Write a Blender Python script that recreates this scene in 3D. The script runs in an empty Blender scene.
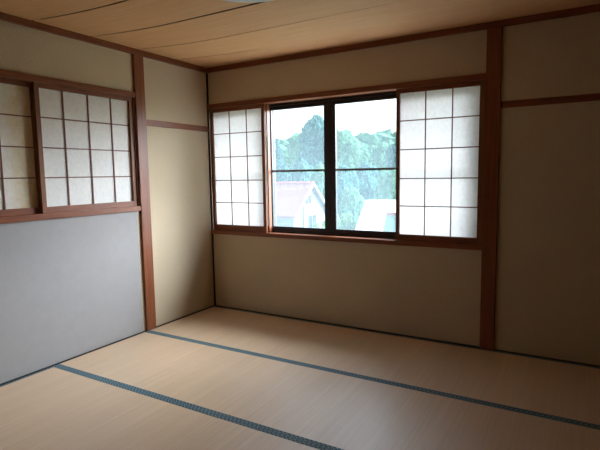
import bpy, bmesh, math, random
from mathutils import Vector, Matrix, noise
random.seed(7)
scene = bpy.context.scene
COL = scene.collection

# ------------------------------------------------------------------ tuning
SKY = 1.7        # overcast dome
GLOW = 66.0      # bright lobe added to the sky ahead of the window, to light the room
GLOW_DIR = (.62, .80, .50)
GLOW_EXP = 6.0
EXPOSURE = 0.0

# ------------------------------------------------------------------ materials
class N:
    def __init__(self, name):
        self.m = bpy.data.materials.new(name); self.m.use_nodes = True
        self.t = self.m.node_tree; self.t.nodes.clear()
        self.out = self.t.nodes.new('ShaderNodeOutputMaterial')
    def n(self, typ, **kw):
        x = self.t.nodes.new(typ)
        for k, v in kw.items():
            if k in x.inputs.keys(): x.inputs[k].default_value = v
            else: setattr(x, k, v)
        return x
    def l(self, a, b): self.t.links.new(a, b)
    def coords(self, scale=(1, 1, 1), rot=(0, 0, 0)):
        tc = self.n('ShaderNodeTexCoord'); mp = self.n('ShaderNodeMapping')
        mp.inputs['Scale'].default_value = scale; mp.inputs['Rotation'].default_value = rot
        self.l(tc.outputs['Object'], mp.inputs['Vector']); return mp.outputs['Vector']
    def ramp(self, fac, stops):
        r = self.n('ShaderNodeValToRGB'); e = r.color_ramp.elements
        while len(e) < len(stops): e.new(0.5)
        for el, (p, c) in zip(e, stops): el.position = p; el.color = (*c, 1)
        self.l(fac, r.inputs['Fac']); return r.outputs['Color']
    def bump(self, h, strength=.2, dist=.002):
        b = self.n('ShaderNodeBump', Strength=strength, Distance=dist)
        self.l(h, b.inputs['Height']); return b.outputs['Normal']
    def noise(self, vec, scale, detail=4, rough=.6):
        x = self.n('ShaderNodeTexNoise', Scale=scale, Detail=detail, Roughness=rough)
        self.l(vec, x.inputs['Vector']); return x.outputs['Fac']
    def bsdf(self, color=None, rough=.8, normal=None, spec=.3):
        b = self.n('ShaderNodeBsdfPrincipled', Roughness=rough)
        b.inputs['Specular IOR Level'].default_value = spec
        if color is not None:
            if isinstance(color, tuple): b.inputs['Base Color'].default_value = (*color, 1)
            else: self.l(color, b.inputs['Base Color'])
        if normal is not None: self.l(normal, b.inputs['Normal'])
        self.l(b.outputs[0], self.out.inputs['Surface']); return b

def m_plaster(name, c0, c1, sc=90):
    k = N(name); v = k.coords()
    f = k.noise(v, sc, 6, .75); g = k.noise(v, 2.0, 3, .5)
    mx = k.n('ShaderNodeMath', operation='MULTIPLY_ADD'); k.l(g, mx.inputs[0]); mx.inputs[1].default_value = .3
    k.l(f, mx.inputs[2])
    sub = k.n('ShaderNodeMath', operation='SUBTRACT'); k.l(mx.outputs[0], sub.inputs[0]); sub.inputs[1].default_value = .15
    c = k.ramp(sub.outputs[0], [(.3, c0), (.7, c1)])
    k.bsdf(c, .95, k.bump(k.noise(v, 420, 4, .7), .35, .002), .1); return k.m

def m_wood(name, c0, c1, axis='z', rough=.45, scale=1.0, spec=.35):
    k = N(name)
    s = {'x': (1.2, 26, 26), 'y': (26, 1.2, 26), 'z': (26, 26, 1.2)}[axis]
    v = k.coords(tuple(q * scale for q in s))
    f = k.noise(v, 2.2, 6, .65)
    c = k.ramp(f, [(.3, c0), (.7, c1)])
    k.bsdf(c, rough, k.bump(f, .15, .001), spec); return k.m

def m_plain(name, c, rough=.5, spec=.4, metal=0):
    k = N(name); b = k.bsdf(c, rough, None, spec); b.inputs['Metallic'].default_value = metal; return k.m

M = {}
M['juraku'] = m_plaster('olive earth plaster', (.52, .42, .285), (.66, .545, .385))
M['sheet'] = m_plaster('grey wall paper', (.355, .34, .33), (.38, .365, .355), 12)
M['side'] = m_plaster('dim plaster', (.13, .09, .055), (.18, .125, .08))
PD0, PD1 = (.16, .046, .017), (.275, .085, .031)
for a in 'xyz': M['post_' + a] = m_wood('red brown timber ' + a, PD0, PD1, a, .42)
M['stile'] = m_wood('shoji frame timber', (.16, .056, .02), (.27, .105, .04), 'z', .5)
M['lat'] = m_wood('shoji lattice timber', (.15, .055, .025), (.23, .09, .045), 'z', .55)
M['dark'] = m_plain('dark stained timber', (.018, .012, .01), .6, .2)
M['alu'] = m_plain('dark bronze aluminium', (.022, .016, .018), .38, .5)
M['bar'] = m_plain('grey bronze aluminium bar', (.26, .23, .23), .4, .5)

def m_board():
    k = N('pale cedar ceiling boards'); v = k.coords((1.0, 22, 22))
    f = k.noise(v, 2.4, 5, .6); g = k.noise(k.coords((.5, 2.3, 1)), 1.0, 1, .5)
    mx = k.n('ShaderNodeMath', operation='MULTIPLY_ADD'); k.l(g, mx.inputs[0]); mx.inputs[1].default_value = .5; k.l(f, mx.inputs[2])
    c = k.ramp(mx.outputs[0], [(.45, (.62, .325, .14)), (1.0, (.72, .42, .215))])
    k.bsdf(c, .6, None, .2); return k.m
M['board'] = m_board()

def m_tatami():
    k = N('sun-bleached rush weave')
    v1 = k.coords((75, .9, 1)); streak = k.noise(v1, 1.0, 4, .7)
    fine = k.coords((1, 1, 1))
    w1 = k.n('ShaderNodeTexWave', wave_type='BANDS', bands_direction='X', Scale=50); k.l(fine, w1.inputs['Vector'])
    w2 = k.n('ShaderNodeTexWave', wave_type='BANDS', bands_direction='Y', Scale=95, Distortion=.6); k.l(fine, w2.inputs['Vector'])
    broad = k.noise(k.coords((7, .35, 1)), 1.0, 3, .5)
    a = k.n('ShaderNodeMath', operation='MULTIPLY_ADD'); k.l(broad, a.inputs[0]); a.inputs[1].default_value = .45; k.l(streak, a.inputs[2])
    c = k.ramp(a.outputs[0], [(.4, (.68, .46, .27)), (1.0, (.86, .635, .425))])
    mul = k.n('ShaderNodeMath', operation='MULTIPLY'); k.l(w1.outputs['Fac'], mul.inputs[0]); k.l(w2.outputs['Fac'], mul.inputs[1])
    mix = k.n('ShaderNodeMix', data_type='RGBA', blend_type='MULTIPLY')
    mix.inputs[0].default_value = .55
    k.l(c, mix.inputs[6])
    gr = k.ramp(mul.outputs[0], [(0, (.62, .6, .58)), (.5, (1, 1, 1))]); k.l(gr, mix.inputs[7])
    h = k.n('ShaderNodeMath', operation='ADD'); k.l(mul.outputs[0], h.inputs[0]); k.l(streak, h.inputs[1])
    b = k.bsdf(mix.outputs[2], .40, k.bump(h.outputs[0], .12, .001), 1.0); b.inputs['IOR'].default_value = 1.6
    return k.m
M['tatami'] = m_tatami()

def m_band():
    k = N('blue green patterned brocade'); tc = k.n('ShaderNodeTexCoord')
    sx = k.n('ShaderNodeSeparateXYZ'); k.l(tc.outputs['Object'], sx.inputs[0])
    def s(op, a, b=None):
        x = k.n('ShaderNodeMath', operation=op)
        for i, q in enumerate((a, b)):
            if q is None: continue
            if isinstance(q, (int, float)): x.inputs[i].default_value = q
            else: k.l(q, x.inputs[i])
        return x.outputs[0]
    p = s('ADD', sx.outputs['X'], sx.outputs['Y']); q = s('SUBTRACT', sx.outputs['X'], sx.outputs['Y'])
    f = 2 * math.pi / .026
    a = s('ABSOLUTE', s('SINE', s('MULTIPLY', p, f / 2))); b = s('ABSOLUTE', s('SINE', s('MULTIPLY', q, f / 2)))
    c = k.ramp(s('MINIMUM', a, b), [(.12, (.20, .32, .36)), (.45, (.04, .08, .105))])
    k.bsdf(c, .6, None, .3); return k.m
M['band'] = m_band()

def m_paper(name, tint, trans, stain=None):
    k = N(name); v = k.coords((14, 14, 11))
    f = k.noise(v, 3.0, 6, .7)
    c = k.ramp(f, [(.25, tuple(.86 * q for q in tint)), (.7, tint)])
    if stain:
        tc = k.n('ShaderNodeTexCoord'); sp = k.n('ShaderNodeSeparateXYZ'); k.l(tc.outputs['Object'], sp.inputs[0])
        mr = k.n('ShaderNodeMapRange', interpolation_type='SMOOTHSTEP'); k.l(sp.outputs['X'], mr.inputs[0])
        mr.inputs[1].default_value = stain[0]; mr.inputs[2].default_value = stain[1]
        mu = k.n('ShaderNodeMath', operation='MULTIPLY'); k.l(mr.outputs[0], mu.inputs[0]); k.l(k.noise(k.coords((9, 9, 9)), 2, 4), mu.inputs[1])
        mx = k.n('ShaderNodeMix', data_type='RGBA', blend_type='MULTIPLY'); k.l(mu.outputs[0], mx.inputs[0]); k.l(c, mx.inputs[6])
        mx.inputs[7].default_value = (.80, .58, .20, 1); c = mx.outputs[2]
    d = k.n('ShaderNodeBsdfDiffuse'); t = k.n('ShaderNodeBsdfTranslucent'); mix = k.n('ShaderNodeMixShader')
    mix.inputs[0].default_value = trans
    k.l(c, d.inputs[0]); k.l(c, t.inputs[0]); k.l(d.outputs[0], mix.inputs[1]); k.l(t.outputs[0], mix.inputs[2])
    k.l(mix.outputs[0], k.out.inputs['Surface']); return k.m
M['paper'] = m_paper('white fibrous shoji paper', (.95, .94, .93), .355)
M['paper_old'] = m_paper('old cream shoji paper', (.93, .915, .87), .06)
M['paper_stain'] = m_paper('yellowed cream shoji paper', (.93, .915, .87), .06, (.60, .74))

def m_glass():
    k = N('window glass with added haze')
    tr = k.n('ShaderNodeBsdfTransparent'); tr.inputs[0].default_value = (.96, .985, 1, 1)
    veil = k.n('ShaderNodeBsdfTranslucent'); veil.inputs[0].default_value = (.64, .88, 1, 1)  # bluish haze over the view, standing in for overexposure
    gl = k.n('ShaderNodeBsdfGlossy'); gl.inputs['Roughness'].default_value = .02
    m1 = k.n('ShaderNodeMixShader'); m1.inputs[0].default_value = .04
    k.l(tr.outputs[0], m1.inputs[1]); k.l(veil.outputs[0], m1.inputs[2])
    m2 = k.n('ShaderNodeMixShader'); m2.inputs[0].default_value = .04
    k.l(m1.outputs[0], m2.inputs[1]); k.l(gl.outputs[0], m2.inputs[2])
    k.l(m2.outputs[0], k.out.inputs['Surface']); return k.m
M['glass'] = m_glass()
M['acrylic'] = m_plain('milky acrylic lamp cover', (.74, .80, .84), .35, .4)
M['lampbase'] = m_plain('white enamel', (.7, .7, .68), .5)

def m_leaf(name, c0, c1, sc=9):
    k = N(name); f = k.noise(k.coords((sc, sc, sc)), 1.4, 6, .75)
    c = k.ramp(f, [(.3, c0), (.7, c1)])
    d = k.n('ShaderNodeBsdfDiffuse'); t = k.n('ShaderNodeBsdfTranslucent'); mix = k.n('ShaderNodeMixShader'); mix.inputs[0].default_value = .3
    k.l(c, d.inputs[0]); k.l(c, t.inputs[0]); k.l(d.outputs[0], mix.inputs[1]); k.l(t.outputs[0], mix.inputs[2])
    k.l(mix.outputs[0], k.out.inputs['Surface']); return k.m
M['leaf_a'] = m_leaf('mid green leaves', (.032, .10, .055), (.17, .36, .19))
M['leaf_b'] = m_leaf('blue green leaves', (.02, .07, .065), (.08, .21, .18))
M['leaf_c'] = m_leaf('yellow green leaves', (.09, .18, .05), (.25, .42, .15))
M['leaf_w'] = m_leaf('mixed woodland leaves', (.026, .08, .048), (.12, .26, .14), .45)
M['bark'] = m_plain('grey bark', (.09, .07, .055), .9, .1)
M['ground'] = m_plaster('pale grass and gravel', (.34, .36, .24), (.48, .49, .36), 1.5)
M['roof_pink'] = m_wood('faded red metal roof', (.20, .088, .09), (.235, .105, .108), 'x', .5, .3)
M['roof_trim'] = m_plain('red roof edging', (.62, .16, .19), .6, .3)
M['hw'] = m_plain('white house siding', (.22, .23, .23), .8, .1)
M['hb'] = m_plain('pale blue siding', (.25, .36, .38), .8, .1)
M['roof_white'] = m_plain('pale metal roof', (.50, .46, .47), .5, .3)
M['pane_dark'] = m_plain('dark house window', (.012, .018, .025), .3, .1)

# ------------------------------------------------------------------ geometry helpers
def link(name, bm, mat, parent=None, smooth=False):
    me = bpy.data.meshes.new(name); bm.normal_update(); bm.to_mesh(me); bm.free()
    for m in (mat if isinstance(mat, (list, tuple)) else [mat]): me.materials.append(m)
    if smooth:
        for p in me.polygons: p.use_smooth = True
    o = bpy.data.objects.new(name, me); COL.objects.link(o)
    if parent: o.parent = parent
    return o
def add_box(bm, x0, x1, y0, y1, z0, z1, mi=0, bev=0):
    b = bmesh.new()
    r = bmesh.ops.create_cube(b, size=1)
    for v in b.verts:
        v.co = Vector(((x0 + x1) / 2 + v.co.x * (x1 - x0), (y0 + y1) / 2 + v.co.y * (y1 - y0), (z0 + z1) / 2 + v.co.z * (z1 - z0)))
    if bev: bmesh.ops.bevel(b, geom=list(b.edges), offset=bev, segments=2, affect='EDGES', profile=.6)
    mp = {v: bm.verts.new(v.co) for v in b.verts}
    for f in b.faces:
        nf = bm.faces.new([mp[v] for v in f.verts]); nf.material_index = mi
    b.free()
def box(name, x0, x1, y0, y1, z0, z1, mat, parent=None, bev=.002):
    bm = bmesh.new(); add_box(bm, x0, x1, y0, y1, z0, z1, 0, bev); return link(name, bm, mat, parent)
def prism(bm, poly, ext):
    """polygon (list of Vector) swept along vector ext"""
    a = [bm.verts.new(p) for p in poly]; b = [bm.verts.new(Vector(p) + ext) for p in poly]
    n = len(poly); bm.faces.new(a); bm.faces.new(b[::-1])
    for i in range(n): bm.faces.new((a[i], b[i], b[(i + 1) % n], a[(i + 1) % n]))
    bmesh.ops.recalc_face_normals(bm, faces=bm.faces[:])
def empty(name, loc=(0, 0, 0), rz=0):
    o = bpy.data.objects.new(name, None); COL.objects.link(o); o.location = loc; o.rotation_euler = (0, 0, rz); o.empty_display_size = .1; return o
def tag(o, label, cat, group=None, kind=None):
    o['label'] = label; o['category'] = cat
    if group: o['group'] = group
    if kind: o['kind'] = kind
    return o
def struct(o, label, cat): return tag(o, label, cat, None, 'structure')

# ------------------------------------------------------------------ room dimensions (metres)
RX, FY = 3.60, -4.50           # right wall, wall behind the viewer
ZC = 2.38
PX0, PX1 = 2.606, 2.708        # pillar on the window wall
PY0, PY1 = -.918, -.816        # pillar on the left wall
ZK0, ZK1 = 1.988, 2.032        # lintel rail
ZS0, ZS1 = .748, .786          # window sill rail
LS0, LS1 = 1.048, 1.090        # left sill rail
LY0 = -2.62                    # far end of left opening

# floor
struct(box('floor', -.2, RX + .2, FY - .1, .16, -.30, -.055, M['dark'], None, 0), 'dark timber underfloor beneath the tatami mats', 'floor')
# walls
bm = bmesh.new()
add_box(bm, -.2, RX + .2, 0, .16, -.3, ZS0)
add_box(bm, -.2, RX + .2, 0, .16, ZK1, 2.6)
add_box(bm, -.2, 0.0, 0, .16, ZS0, ZK1)
add_box(bm, PX0, RX + .2, 0, .16, ZS0, ZK1)
struct(link('wall_back', bm, M['juraku']), 'olive beige plaster wall around the big window', 'wall')
bm = bmesh.new()
add_box(bm, -.2, 0, FY, 0, -.3, LS0)
add_box(bm, -.2, 0, FY, 0, ZK1, 2.6)
add_box(bm, -.2, 0, FY, LY0, LS0, ZK1)
add_box(bm, -.2, 0, PY0 + .01, 0, LS0, ZK1)
add_box(bm, -.2, -.13, LY0, PY0 + .01, LS0, ZK1)
struct(link('wall_left', bm, M['juraku']), 'plaster wall on the left with the high paper screens', 'wall')
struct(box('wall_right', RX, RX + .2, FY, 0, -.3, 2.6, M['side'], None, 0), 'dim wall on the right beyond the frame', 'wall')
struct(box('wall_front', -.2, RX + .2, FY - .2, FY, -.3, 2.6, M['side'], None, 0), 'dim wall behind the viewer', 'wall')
# grey wall covering below the left screens (stops short of the pillar)
struct(box('trim_1', 0, .002, FY, PY0 - .030, 0.004, LS0, M['sheet'], None, 0), 'smooth grey wall covering below the left paper screens', 'wall covering')

# ceiling boards, gently sagging
seams = [-.447, -.887, -1.322, -1.763, -2.20, -2.64, -3.08, -3.52, -3.96]
def sag(x, y):
    t = max(0, min(1, min(x, RX - x) / 1.0)); v = max(0, min(1, min(-y, y - FY) / .8))
    return .047 * t * (2 - t) * v * (2 - v)
def gap(i, x):
    if i == 0: return max(.0004, .017 * (1 - max(0, x - .4) / .8)) if x < 1.15 else .0004
    if i == 1: return max(.004, .014 - .006 * max(0, x - .5))
    if i == 2: return .015 + .004 * x
    return .016
bm = bmesh.new()
edges = [0.0] + seams + [FY]
NX = 36
for i in range(len(edges) - 1):
    ya, yb = edges[i], edges[i + 1]
    rows = []
    for k in range(NX + 1):
        x = RX * k / NX
        y0 = ya - (gap(i - 1, x) / 2 if i else 0); y1 = yb + (gap(i, x) / 2 if i < len(seams) else 0)
        col = []
        for j in range(5):
            y = y0 + (y1 - y0) * j / 4
            z = ZC - sag(x, y)
            col.append((bm.verts.new((x, y, z)), bm.verts.new((x, y, z + .003))))
        rows.append(col)
    for k in range(NX):
        for j in range(4):
            a, b = rows[k], rows[k + 1]
            bm.faces.new((a[j][0], a[j + 1][0], b[j + 1][0], b[j][0]))
            bm.faces.new((a[j][1], b[j][1], b[j + 1][1], a[j + 1][1]))
        for j in (0, 4):
            a, b = rows[k][j], rows[k + 1][j]; bm.faces.new((a[0], b[0], b[1], a[1]))
bmesh.ops.recalc_face_normals(bm, faces=bm.faces[:])
ceil = struct(link('ceiling', bm, M['board']), 'pale cedar board ceiling with dark seams', 'ceiling')
box('ceiling_backing', -.1, RX + .1, FY, .1, ZC + .03, ZC + .06, M['dark'], ceil, 0)

# timber trims
def trim(n, label, *a, mat='x', bev=.003):
    return struct(box('trim_%d' % n, *a, M[mat if mat in M else 'post_' + mat], None, bev), label, 'trim')
trim(2, 'ceiling cornice timber along the window wall', 0, RX, -.032, 0, 2.335, 2.384)
trim(3, 'ceiling cornice timber along the left wall', 0, .032, FY, -.032, 2.335, 2.384, mat='y')
trim(4, 'red brown pillar to the right of the window', PX0, PX1, -.022, .03, -.01, 2.336, mat='z', bev=.004)
trim(5, 'red brown pillar on the left wall beside the paper screens', -.03, .022, PY0, PY1, -.01, 2.336, mat='z', bev=.004)
trim(6, 'lintel rail across the top of the window', 0.0, PX0, -.020, .075, ZK0, ZK1)
trim(7, 'sill rail across the bottom of the window', 0.0, PX0, -.020, .075, ZS0, ZS1)
trim(8, 'thin horizontal rail on the wall right of the window pillar', PX1, RX, -.010, .01, 1.778, 1.825)
trim(9, 'thin horizontal rail between the left pillar and the room corner', -.01, .010, PY1, -.012, 1.766, 1.819, mat='y')
trim(10, 'lintel rail above the left paper screens', -.10, .018, LY0 - .1, PY0, ZK0 - .003, 2.028, mat='y')
trim(11, 'sill rail below the left paper screens', -.10, .018, LY0 - .1, PY0, LS0, LS1, mat='y')
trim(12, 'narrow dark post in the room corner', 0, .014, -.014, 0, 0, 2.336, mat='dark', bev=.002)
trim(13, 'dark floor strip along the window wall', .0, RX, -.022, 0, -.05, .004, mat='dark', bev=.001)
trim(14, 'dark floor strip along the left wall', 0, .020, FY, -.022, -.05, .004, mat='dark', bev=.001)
trim(15, 'jamb timber between left paper screens and pillar', -.10, .004, PY0 - .014, PY0, LS1, ZK0, mat='z', bev=.002)

# ------------------------------------------------------------------ window (dark aluminium, four sashes)
WZ0, WZ1 = ZS1, ZK0
win = empty('window_1', (0, 0, 0)); struct(win, 'wide dark aluminium sliding window looking onto wooded hills', 'window')
bm = bmesh.new()
add_box(bm, 0.0, PX0, .076, .158, WZ0 - .03, WZ0 + .012, 0, .002)
add_box(bm, 0.0, PX0, .076, .158, WZ1 - .022, WZ1 + .03, 0, .002)
add_box(bm, 0.0, .03, .076, .158, WZ0, WZ1, 0, .002)
add_box(bm, PX0 - .03, PX0, .076, .158, WZ0, WZ1, 0, .002)
link('window_frame', bm, M['alu'], win)
def sash(x0, x1, y0, sl, sr):
    z0, z1 = WZ0 + .012, WZ1 - .022
    bm = bmesh.new()
    add_box(bm, x0, x0 + sl, y0, y0 + .026, z0, z1, 0, .002)
    add_box(bm, x1 - sr, x1, y0, y0 + .026, z0, z1, 0, .002)
    add_box(bm, x0 + sl, x1 - sr, y0, y0 + .026, z0, .842, 0, .002)
    add_box(bm, x0 + sl, x1 - sr, y0, y0 + .026, 1.932, z1, 0, .002)
    s = link('sash', bm, M['alu'], win)
    box('glazing_bar', x0 + sl, x1 - sr, y0 + .006, y0 + .020, 1.358, 1.376, M['bar'], s, .001)
    box('glass_pane', x0 + sl, x1 - sr, y0 + .0125, y0 + .0135, .842, 1.932, M['glass'], s, 0)
    return s
sash(.03, .690, .122, .04, .04)
sash(.652, 1.300, .088, .036, .056)
sash(1.301, 1.950, .088, .056, .036)
sash(1.912, PX0 - .03, .122, .04, .04)

# ------------------------------------------------------------------ shoji panels
def shoji(loc, rz, width, z0, z1, stile, top, bottom, vx, hz, paper, th=.026, right_stile=None):
    """panel standing at loc; local x along the width, local -y faces the room"""
    r = empty('shoji_panel', loc, rz); rs = right_stile or stile; h = z1 - z0
    box('stile', 0, stile, 0, th, 0, h, M['stile'], r, .002)
    box('stile', width - rs, width, 0, th, 0, h, M['stile'], r, .002)
    box('rail', stile, width - rs, 0, th, 0, bottom, M['post_x'], r, .0015)
    box('rail', stile, width - rs, 0, th, h - top, h, M['post_x'], r, .0015)
    for x in vx: box('lattice_bar', x - .004, x + .004, .013, .019, bottom, h - top, M['lat'], r, 0)
    for z in hz: box('lattice_bar', stile, width - rs, .014, .019, z - z0 - .004, z - z0 + .004, M['lat'], r, 0)
    bm = bmesh.new(); add_box(bm, stile, width - rs, .0195, .0200, bottom, h - top)
    link('paper_sheet', bm, paper, r)
    return r
HZ = [1.740, 1.514, 1.285, 1.065]
def rel(xs, x0): return [x - x0 for x in xs]
Z0, Z1 = ZS1, ZK0
a = shoji((.012, .004, Z0), 0, .655, Z0, Z1, .034, .036, .058, rel([.246, .450], .012), HZ, M['paper'])
tag(a, 'glowing white paper screen left of the window glass, nearest the room corner', 'paper screen', 'paper screens at the window')
a = shoji((1.934, .004, Z0), 0, .670, Z0, Z1, .028, .034, .050, rel([2.165, 2.368], 1.934), HZ, M['paper'], right_stile=.040)
tag(a, 'glowing white paper screen right of the window glass, against the tall pillar', 'paper screen', 'paper screens at the window')
trim(17, 'pale upright timber beside the left edge of the glass', .668, .682, .031, .076, ZS1 - .002, ZK0 + .002, mat='z')
trim(18, 'upright timber behind the edge of the right window screen', 1.934, 1.946, .031, .076, ZS1 - .002, ZK0 + .002, mat='z')
# left wall: local x runs along +y, local -y faces +x  (rotation +90 deg: x->+y, y->-x)
R90 = math.pi / 2
HL = [1.755, 1.547, 1.338]
a = shoji((-.006, -1.762, LS1), R90, .830, LS1, 1.986, .034, .032, .043, rel([-1.546, -1.342, -1.137], -1.762), HL, M['paper_old'])
tag(a, 'cream paper screen on the left wall, next to the left pillar', 'paper screen', 'paper screens on the left wall')
a = shoji((-.040, -2.600, LS1), R90, .870, LS1, 1.986, .034, .032, .043, rel([-2.40, -2.195, -1.988], -2.600), HL, M['paper_stain'])
tag(a, 'yellow-edged paper screen on the left wall, cut off by the photo edge', 'paper screen', 'paper screens on the left wall')

# ------------------------------------------------------------------ tatami mats
def mat_(x0, x1, y0, y1, label, bands):
    g = .0003
    x0 += g; x1 -= g; y0 += g; y1 -= g
    r = empty('tatami_mat', ((x0 + x1) / 2, (y0 + y1) / 2, -.055)); tag(r, label, 'tatami mat', 'tatami mats on the floor')
    hx, hy = (x1 - x0) / 2, (y1 - y0) / 2
    box('woven_top', -hx, hx, -hy, hy, 0, .055, M['tatami'], r, .0006)
    w = .027
    for b in bands:
        if b == 'far': box('border_band', -hx, hx, hy - w, hy + .0003, .002, .0562, M['band'], r, .0005)
        if b == 'near': box('border_band', -hx, hx, -hy - .0003, -hy + w, .002, .0562, M['band'], r, .0005)
        if b == 'left': box('border_band', -hx - .0003, -hx + .02, -hy, hy - .03, .002, .0564, M['band'], r, .0005)
    return r
X0 = .021; S1, S2, S3, S4 = -.921, -1.766, -2.62, -3.50
fn = ('far', 'near')
mat_(X0, 1.80, S1, -.023, 'tatami mat along the window wall, in the room corner', fn)
mat_(1.80, RX, S1, -.023, 'dim tatami mat along the window wall, at the foot of the right pillar', fn)
mat_(X0, .90, S2, S1, 'short tatami mat in the middle row, touching the left wall', fn)
mat_(.90, 2.68, S2, S1, 'brightly lit tatami mat in the middle row, catching the window light', fn)
mat_(2.68, RX, S2, S1, 'tatami mat in the middle row at the right edge of the photo', fn)
mat_(X0, 1.80, S3, S2, 'nearest tatami mat at the bottom left, under the grey wall', ('far', 'near', 'left'))
mat_(1.80, RX, S3, S2, 'nearest tatami mat at the bottom centre, mostly below the photo edge', fn)
struct(box('trim_21', X0, RX, FY, S3, -.055, 0, M['tatami'], None, 0), 'rest of the woven floor under and behind the viewer', 'floor')

# ------------------------------------------------------------------ ceiling lamp
lamp = empty('ceiling_lamp', (1.80, -1.792, ZC - .047)); tag(lamp, 'round milky white ceiling lamp, unlit, just peeking in at the top edge', 'ceiling lamp')
def lathe(name, prof, mat, parent, seg=48):
    bm = bmesh.new(); rings = []
    for (r, z) in prof:
        if r < 1e-5: rings.append([bm.verts.new((0, 0, z))])
        else: rings.append([bm.verts.new((r * math.cos(2 * math.pi * k / seg), r * math.sin(2 * math.pi * k / seg), z)) for k in range(seg)])
    for A, B in zip(rings, rings[1:]):
        for k in range(seg):
            k2 = (k + 1) % seg
            if len(A) == 1: bm.faces.new((A[0], B[k], B[k2]))
            elif len(B) == 1: bm.faces.new((A[k], B[0], A[k2]))
            else: bm.faces.new((A[k], B[k], B[k2], A[k2]))
    bmesh.ops.recalc_face_normals(bm, faces=bm.faces[:])
    return link(name, bm, mat, parent, True)
lathe('mount_plate', [(0, .004), (.20, .004), (.215, -.005), (.215, -.022), (.20, -.03), (0, -.03)], M['lampbase'], lamp)
lathe('lamp_cover', [(0, -.018), (.24, -.018), (.285, -.026), (.300, -.045), (.300, -.062), (.285, -.082), (.24, -.097), (.12, -.108), (0, -.111)], M['acrylic'], lamp)

# ------------------------------------------------------------------ camera
CAM = Vector((3.2187, -3.7345, 1.3321)); YAW, PITCH, ROLL, FPX = .5290, -.1052, -.0163, 479.1
cyw, syw = math.cos(YAW), math.sin(YAW)
F = Vector((-syw * math.cos(PITCH), cyw * math.cos(PITCH), math.sin(PITCH))); R0 = Vector((cyw, syw, 0)); U0 = R0.cross(F)
Rr = R0 * math.cos(ROLL) + U0 * math.sin(ROLL); Uu = -R0 * math.sin(ROLL) + U0 * math.cos(ROLL)
cd = bpy.data.cameras.new('camera'); cam = bpy.data.objects.new('camera', cd); COL.objects.link(cam)
cam.matrix_world = Matrix(((Rr.x, Uu.x, -F.x, CAM.x), (Rr.y, Uu.y, -F.y, CAM.y), (Rr.z, Uu.z, -F.z, CAM.z), (0, 0, 0, 1)))
cd.sensor_width = 36; cd.lens = FPX / 600 * 36; cd.clip_start = .05; cd.clip_end = 600
scene.camera = cam
def at(px, py, d): return CAM + (F + Rr * ((px - 300) / FPX) - Uu * ((py - 225) / FPX)) * d
FH = Vector((-syw, cyw, 0)); RH = R0

# ------------------------------------------------------------------ outdoors
def gz(x, y):
    return -4.2 + max(0, y - 26) * .20 + .5 * noise.noise(Vector((x * .05, y * .05, 0)))
bm = bmesh.new(); G = 44; vs = {}
for i in range(G + 1):
    for j in range(G + 1):
        x = -90 + 150 * i / G; y = 1.5 + 118 * j / G
        vs[i, j] = bm.verts.new((x, y, gz(x, y)))
for i in range(G):
    for j in range(G): bm.faces.new((vs[i, j], vs[i + 1, j], vs[i + 1, j + 1], vs[i, j + 1]))
struct(link('trim_16', bm, M['ground'], None, True), 'grassy ground and hillside outside the window', 'ground')

bm = bmesh.new(); prism(bm, [Vector((-1.5, .161, -.25)), Vector((-1.5, 1.5, -.60)), Vector((-1.5, 1.5, -.66)), Vector((-1.5, .161, -.31))], Vector((6.5, 0, 0)))
struct(link('trim_19', bm, M['roof_white']), 'unseen pale porch roof added below the window to bounce light onto the ceiling', 'roof')  # added bounce surface, out of view, brightens the ceiling near the window

bm = bmesh.new(); prism(bm, [Vector((-1.5, .161, 2.44)), Vector((-1.5, .80, 2.25)), Vector((-1.5, .80, 2.33)), Vector((-1.5, .161, 2.54))], Vector((6.5, 0, 0)))
struct(link('trim_20', bm, M['dark']), 'unseen dark eave added above the window to keep the floor along the wall dark', 'eave')  # added light blocker, out of view, cuts steep sky light

def blob(bm, c, r, sub=2, amp=.3, sq=.85, mi=0, seed=0):
    g = bmesh.ops.create_icosphere(bm, subdivisions=sub, radius=1)
    for v in g['verts']:
        d = v.co.copy(); k = 1 + amp * noise.noise(d * 1.7 + Vector((seed * 3.1, seed, 0))) + amp * .8 * noise.noise(d * 5.0 + Vector((0, seed * 2.7, seed))) + amp * .4 * noise.noise(d * 11 + Vector((seed, 0, seed * 1.3)))
        v.co = Vector(c) + Vector((d.x, d.y, d.z * sq)) * (r * k)
def leaves(bm, n, clumps, size):
    for _ in range(n):
        c, r = random.choice(clumps)
        d = Vector((random.gauss(0, 1), random.gauss(0, 1), random.gauss(.25, 1))).normalized()
        p = Vector(c) + Vector((d.x, d.y, d.z * .85)) * (r * random.uniform(.92, 1.22))
        nrm = (d + Vector((random.uniform(-.7, .7), random.uniform(-.7, .7), random.uniform(-.4, .9)))).normalized()
        t = nrm.orthogonal().normalized(); b = nrm.cross(t); s = size * random.uniform(.6, 1.3)
        bm.faces.new([bm.verts.new(p + t * s), bm.verts.new(p + b * s * .55), bm.verts.new(p - t * s), bm.verts.new(p - b * s * .55)])
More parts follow.
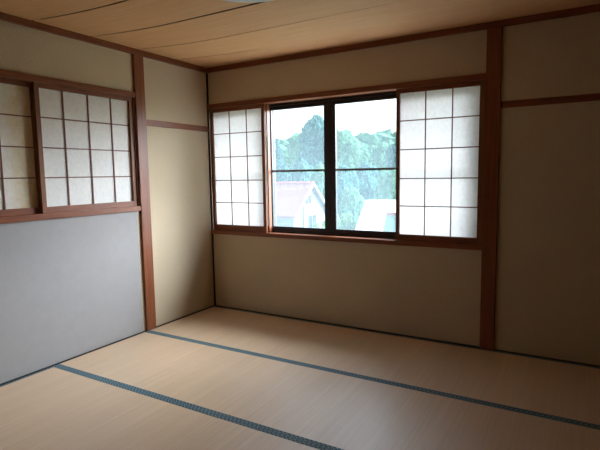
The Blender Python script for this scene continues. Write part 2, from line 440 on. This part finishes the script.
def crown_mesh(kind, seed):
    """unit crown: about 1 wide, z 0..1"""
    random.seed(seed); bm = bmesh.new(); cl = []
    if kind == 'round':
        for k in range(15):
            a = random.uniform(0, 6.28); rr = random.uniform(.05, .34); z = random.uniform(.18, .82)
            rr *= math.sqrt(max(.1, 1 - ((z - .42) / .55) ** 2)); cl.append(((rr * math.cos(a), rr * math.sin(a), z), random.uniform(.12, .2)))
        cl.append(((0, 0, .5), .27))
    elif kind == 'tall':
        for k in range(17):
            z = .08 + .84 * k / 16; w = .33 * (1 - z) ** .7 + .05; a = k * 2.4
            cl.append(((w * .75 * math.cos(a), w * .75 * math.sin(a), z), .085 + .10 * (1 - z)))
        cl.append(((0, 0, .35), .2)); cl.append(((0, 0, .6), .14))
    else:
        for k in range(11):
            a = random.uniform(0, 6.28); rr = random.uniform(.05, .33); cl.append(((rr * math.cos(a), rr * math.sin(a), random.uniform(.25, .7)), random.uniform(.15, .25)))
    for i, (c, r) in enumerate(cl): blob(bm, c, r, 3, .5, .9, 0, seed * 10 + i)
    leaves(bm, 2600, cl, .055)
    return bm
PROTO = {}
def tree(name, px, py, d, wpx, kind, leaf, label, cat='tree', group='trees beyond the window'):
    top = at(px, py, d); base = gz(top.x, top.y); h = top.z - base; w = wpx * d / FPX
    trunk_h = 0 if kind == 'bush' else h * .22
    r = empty(name, (top.x, top.y, base - .05), random.uniform(0, 6.28)); tag(r, label, cat, group)
    key = (kind, leaf)
    if key not in PROTO:
        o = link('crown', crown_mesh(kind, len(PROTO) + 3), M[leaf], r); PROTO[key] = o
    else:
        o = PROTO[key].copy(); COL.objects.link(o); o.parent = r
    o.location = (0, 0, trunk_h * .8); o.scale = (w, w, (h - trunk_h * .8))
    if kind != 'bush':
        bm = bmesh.new(); bmesh.ops.create_cone(bm, cap_ends=True, segments=10, radius1=h * .028, radius2=h * .010, depth=h * .7)
        for v in bm.verts: v.co.z += h * .35 - .3
        link('trunk', bm, M['bark'], r, True)
    return r
T = [
 # px, py, depth, width px, kind, leaf, label
 (274, 137, 62, 26, 'tall', 'leaf_b', 'pale slim tree at the left edge of the left glass'),
 (287, 147, 67, 34, 'round', 'leaf_a', 'rounded tree low on the skyline, left part of the left glass'),
 (298, 132, 60, 34, 'round', 'leaf_a', 'mid green tree just left of the tallest tree'),
 (313, 115, 46, 44, 'round', 'leaf_b', 'tallest blue-green tree rising to the highest point in the left glass'),
 (328, 121, 55, 38, 'round', 'leaf_b', 'blue-green tree half hidden by the dark middle window posts'),
 (343, 126, 43, 42, 'round', 'leaf_a', 'big bright tree at the left side of the right glass'),
 (357, 141, 51, 36, 'round', 'leaf_a', 'rounded tree right of the big bright one'),
 (371, 144, 57, 34, 'round', 'leaf_a', 'tree on the low middle of the skyline in the right glass'),
 (385, 140, 50, 34, 'round', 'leaf_a', 'tree on the skyline near the right screen'),
 (398, 140, 43, 36, 'round', 'leaf_b', 'tree cut off by the edge of the right screen'),
 (281, 160, 44, 40, 'round', 'leaf_b', 'shadowy tree behind the pink roof at the left'),
 (303, 158, 37, 40, 'round', 'leaf_b', 'blue-green tree right above the pink roof peak'),
 (322, 160, 33, 34, 'round', 'leaf_a', 'tree beside the gable end of the pink-roofed house'),
 (344, 164, 35, 38, 'round', 'leaf_b', 'tree in front of the slope, just under the window bar of the right glass'),
 (366, 162, 38, 40, 'round', 'leaf_b', 'dark tree in the middle of the right glass above the white roof'),
 (388, 166, 33, 38, 'round', 'leaf_a', 'bright tree behind the white roof at the right'),
 (352, 184, 29, 32, 'round', 'leaf_a', 'small light tree left of the white roof'),
]
for t in T: tree('hillside_tree', *t)
B = [
 (340, 201, 24, 34, 'bush', 'leaf_c', 'yellow-green bush at the lower left corner of the right glass'),
 (320, 207, 20, 20, 'bush', 'leaf_c', 'yellow-green bush in front of the gable end of the pink-roofed house'),
 (281, 218, 19, 26, 'bush', 'leaf_a', 'low bush under the eave of the pink roof'),
 (352, 224, 17, 20, 'bush', 'leaf_c', 'low bush at the foot of the white roof'),
]
for t in B: tree('garden_bush', *t, cat='bush', group='bushes beyond the window')
# dense woodland that fills the slope behind the single trees
random.seed(21); bm = bmesh.new(); cl = []
for k in range(420):
    y = random.uniform(58, 78); x = random.uniform(-85, 18) - (y - 50) * .25
    r = random.uniform(1.1, 2.3); c = (x, y, gz(x, y) + random.uniform(.2, 1.6))
    blob(bm, c, r, 2, .5, .9, 0, k); cl.append((c, r))
leaves(bm, 16000, cl, .38)
tag(link('woodland', bm, M['leaf_w']), 'dense mixed woodland covering the slope behind the single trees', 'woodland', None, 'stuff')

# pink roofed house
A = at(295, 216.5, 24.0); ang = math.radians(30)
u = -math.cos(ang) * RH + math.sin(ang) * FH; w = math.sin(ang) * RH + math.cos(ang) * FH
W, rise, L = 3.9, A.z, 7.5
apz = at(312.5, 182, 25.7).z
hs = empty('house', (A.x, A.y, -4.3)); tag(hs, 'white gabled house with a faded pink roof, seen in the left glass', 'house')
def P(a, b, z): q = Vector((A.x, A.y, 0)) + u * a + w * b; return Vector((q.x - A.x, q.y - A.y, z + 4.3))
ez = A.z
bm = bmesh.new(); iw = .22
prism(bm, [P(.2, iw, -4.4), P(.2, W - iw, -4.4), P(.2, W - iw, ez + .12), P(.2, W / 2, apz - .1), P(.2, iw, ez + .12)], u * (L - .4))
link('wall', bm, M['hw'], hs)
sl = Vector((0, 0, -.10))
for nm, (b0, b1) in (('near', (0, W / 2)), ('far', (W, W / 2))):
    bm = bmesh.new(); prism(bm, [P(0, b0, ez), P(0, b1, apz), P(0, b1, apz - .1), P(0, b0, ez - .1)], u * L); link('roof_slope', bm, M['roof_pink'], hs)
for (b0, b1) in ((0, W / 2), (W, W / 2)):
    bm = bmesh.new(); prism(bm, [P(-.05, b0, ez + .03), P(-.05, b1, apz + .03), P(-.05, b1, apz - .14), P(-.05, b0, ez - .14)], u * .06)
    o = link('barge_board', bm, M['roof_trim'] if b0 == 0 else M['hb'], hs)
bm = bmesh.new(); prism(bm, [P(0, W / 2 - .08, apz + .03), P(0, W / 2 + .08, apz + .03), P(0, W / 2 + .08, apz - .05), P(0, W / 2 - .08, apz - .05)], u * L)
link('ridge_cap', bm, M['roof_trim'], hs)
def gable_window(b0, b1, z0, z1):
    bm = bmesh.new(); prism(bm, [P(.20, b0 - .05, z0 - .05), P(.20, b1 + .05, z0 - .05), P(.20, b1 + .05, z1 + .05), P(.20, b0 - .05, z1 + .05)], -u * .03)
    f = link('window', bm, M['hw'], hs)
    bm = bmesh.new(); m = (b0 + b1) / 2
    for c0, c1 in ((b0, m - .04), (m + .04, b1)): prism(bm, [P(.165, c0, z0), P(.165, c1, z0), P(.165, c1, z1), P(.165, c0, z1)], -u * .012)
    link('pane', bm, M['pane_dark'], f)
gable_window(1.30, 2.05, at(305, 204, 25.2).z, at(305, 195.5, 25.2).z)
gable_window(1.75, 2.55, -2.4, at(312, 216, 25.4).z)
bm = bmesh.new(); prism(bm, [P(.19, 1.16, -4.3), P(.19, 1.24, -4.3), P(.19, 1.24, ez + .6), P(.19, 1.16, ez + .6)], -u * .07); link('downpipe', bm, M['hb'], hs)

# pale roofed outbuilding
q = at(365.5, 200, 24.0); e0 = Vector((q.x, q.y, 0)); rz_ = q.z
dn = (-.94 * RH - 4.0 * FH).normalized(); er = Vector((-dn.y, dn.x, 0)); er = er if er.dot(RH) > 0 else -er
ls = at(356, 228, 20.0); dl = (Vector((ls.x, ls.y, 0)) - e0).dot(dn); slope = (ls.z - rz_) / dl
h2 = empty('outbuilding', (q.x, q.y, -4.3)); tag(h2, 'low building with a pale stepped metal roof at the lower right of the glass', 'house')
def Q(a, b, z): v = er * a + dn * b; return Vector((v.x, v.y, z + 4.3))
def rz(b): return rz_ + slope * b
mid = dl * .50
def roofslab(a0, a1, b0, b1, name):
    bm = bmesh.new(); prism(bm, [Q(a0, b0, rz(b0)), Q(a0, b1, rz(b1)), Q(a0, b1, rz(b1) - .09), Q(a0, b0, rz(b0) - .09)], er * (a1 - a0)); return link(name, bm, M['roof_white'], h2)
roofslab(0, 6.5, 0, mid, 'roof_slope')
roofslab(0, 1.12, mid, dl + .8, 'roof_slope')
bm = bmesh.new(); prism(bm, [Q(0, 0, rz(0)), Q(0, -3.2, rz(0) - 1.1), Q(0, -3.2, rz(0) - 1.2), Q(0, 0, rz(0) - .09)], er * 6.5); link('roof_slope', bm, M['roof_white'], h2)
bm = bmesh.new(); prism(bm, [Q(.3, -2.9, -4.4), Q(.3, mid - .25, -4.4), Q(.3, mid - .25, rz(mid - .25) - .1), Q(.3, 0, rz(0) - .1), Q(.3, -2.9, rz(0) - 1.1)], er * 6.0); link('wall', bm, M['hb'], h2)
bm = bmesh.new(); prism(bm, [Q(.2, mid, -4.4), Q(.2, dl + .6, -4.4), Q(.2, dl + .6, rz(dl + .6) - .1), Q(.2, mid, rz(mid) - .1)], er * .8); link('wall', bm, M['hw'], h2)
bm = bmesh.new(); prism(bm, [Q(1.12, mid - .02, rz(mid) + .02), Q(1.12, mid + .04, rz(mid) + .02), Q(1.12, mid + .04, rz(mid) - .12), Q(1.12, mid - .02, rz(mid) - .12)], er * 5.4); link('eave_trim', bm, M['roof_pink'], h2)

# ------------------------------------------------------------------ overcast sky
wd = bpy.data.worlds.new('overcast sky'); scene.world = wd; wd.use_nodes = True
nt = wd.node_tree; nt.nodes.clear()
wo = nt.nodes.new('ShaderNodeOutputWorld'); bg = nt.nodes.new('ShaderNodeBackground')
tc = nt.nodes.new('ShaderNodeTexCoord'); sp = nt.nodes.new('ShaderNodeSeparateXYZ'); rp = nt.nodes.new('ShaderNodeValToRGB')
nt.links.new(tc.outputs['Generated'], sp.inputs[0]); nt.links.new(sp.outputs['Z'], rp.inputs['Fac'])
e = rp.color_ramp.elements; e[0].position = 0; e[0].color = (.80, .84, .90, 1); e[1].position = .6; e[1].color = (.84, .91, 1, 1)
dt = nt.nodes.new('ShaderNodeVectorMath'); dt.operation = 'DOT_PRODUCT'; nt.links.new(tc.outputs['Generated'], dt.inputs[0])
dt.inputs[1].default_value = Vector(GLOW_DIR).normalized()
def wm(op, a, b):
    x = nt.nodes.new('ShaderNodeMath'); x.operation = op
    for i, q in enumerate((a, b)):
        if isinstance(q, (int, float)): x.inputs[i].default_value = q
        else: nt.links.new(q, x.inputs[i])
    return x.outputs[0]
st = wm('ADD', wm('MULTIPLY', wm('POWER', wm('MAXIMUM', dt.outputs['Value'], 0.0), GLOW_EXP), GLOW), SKY)
nt.links.new(rp.outputs['Color'], bg.inputs['Color']); nt.links.new(st, bg.inputs['Strength'])
nt.links.new(bg.outputs[0], wo.inputs['Surface'])

# ------------------------------------------------------------------ colour management, light transport
vs_ = scene.view_settings
scene.display_settings.display_device = 'sRGB'
vs_.view_transform = 'Standard'; vs_.look = 'None'; vs_.exposure = EXPOSURE; vs_.gamma = 1; vs_.use_curve_mapping = False
c = scene.cycles
c.max_bounces = 14; c.diffuse_bounces = 8; c.glossy_bounces = 4; c.transparent_max_bounces = 16; c.transmission_bounces = 8
c.use_denoising = True; c.sample_clamp_indirect = 6
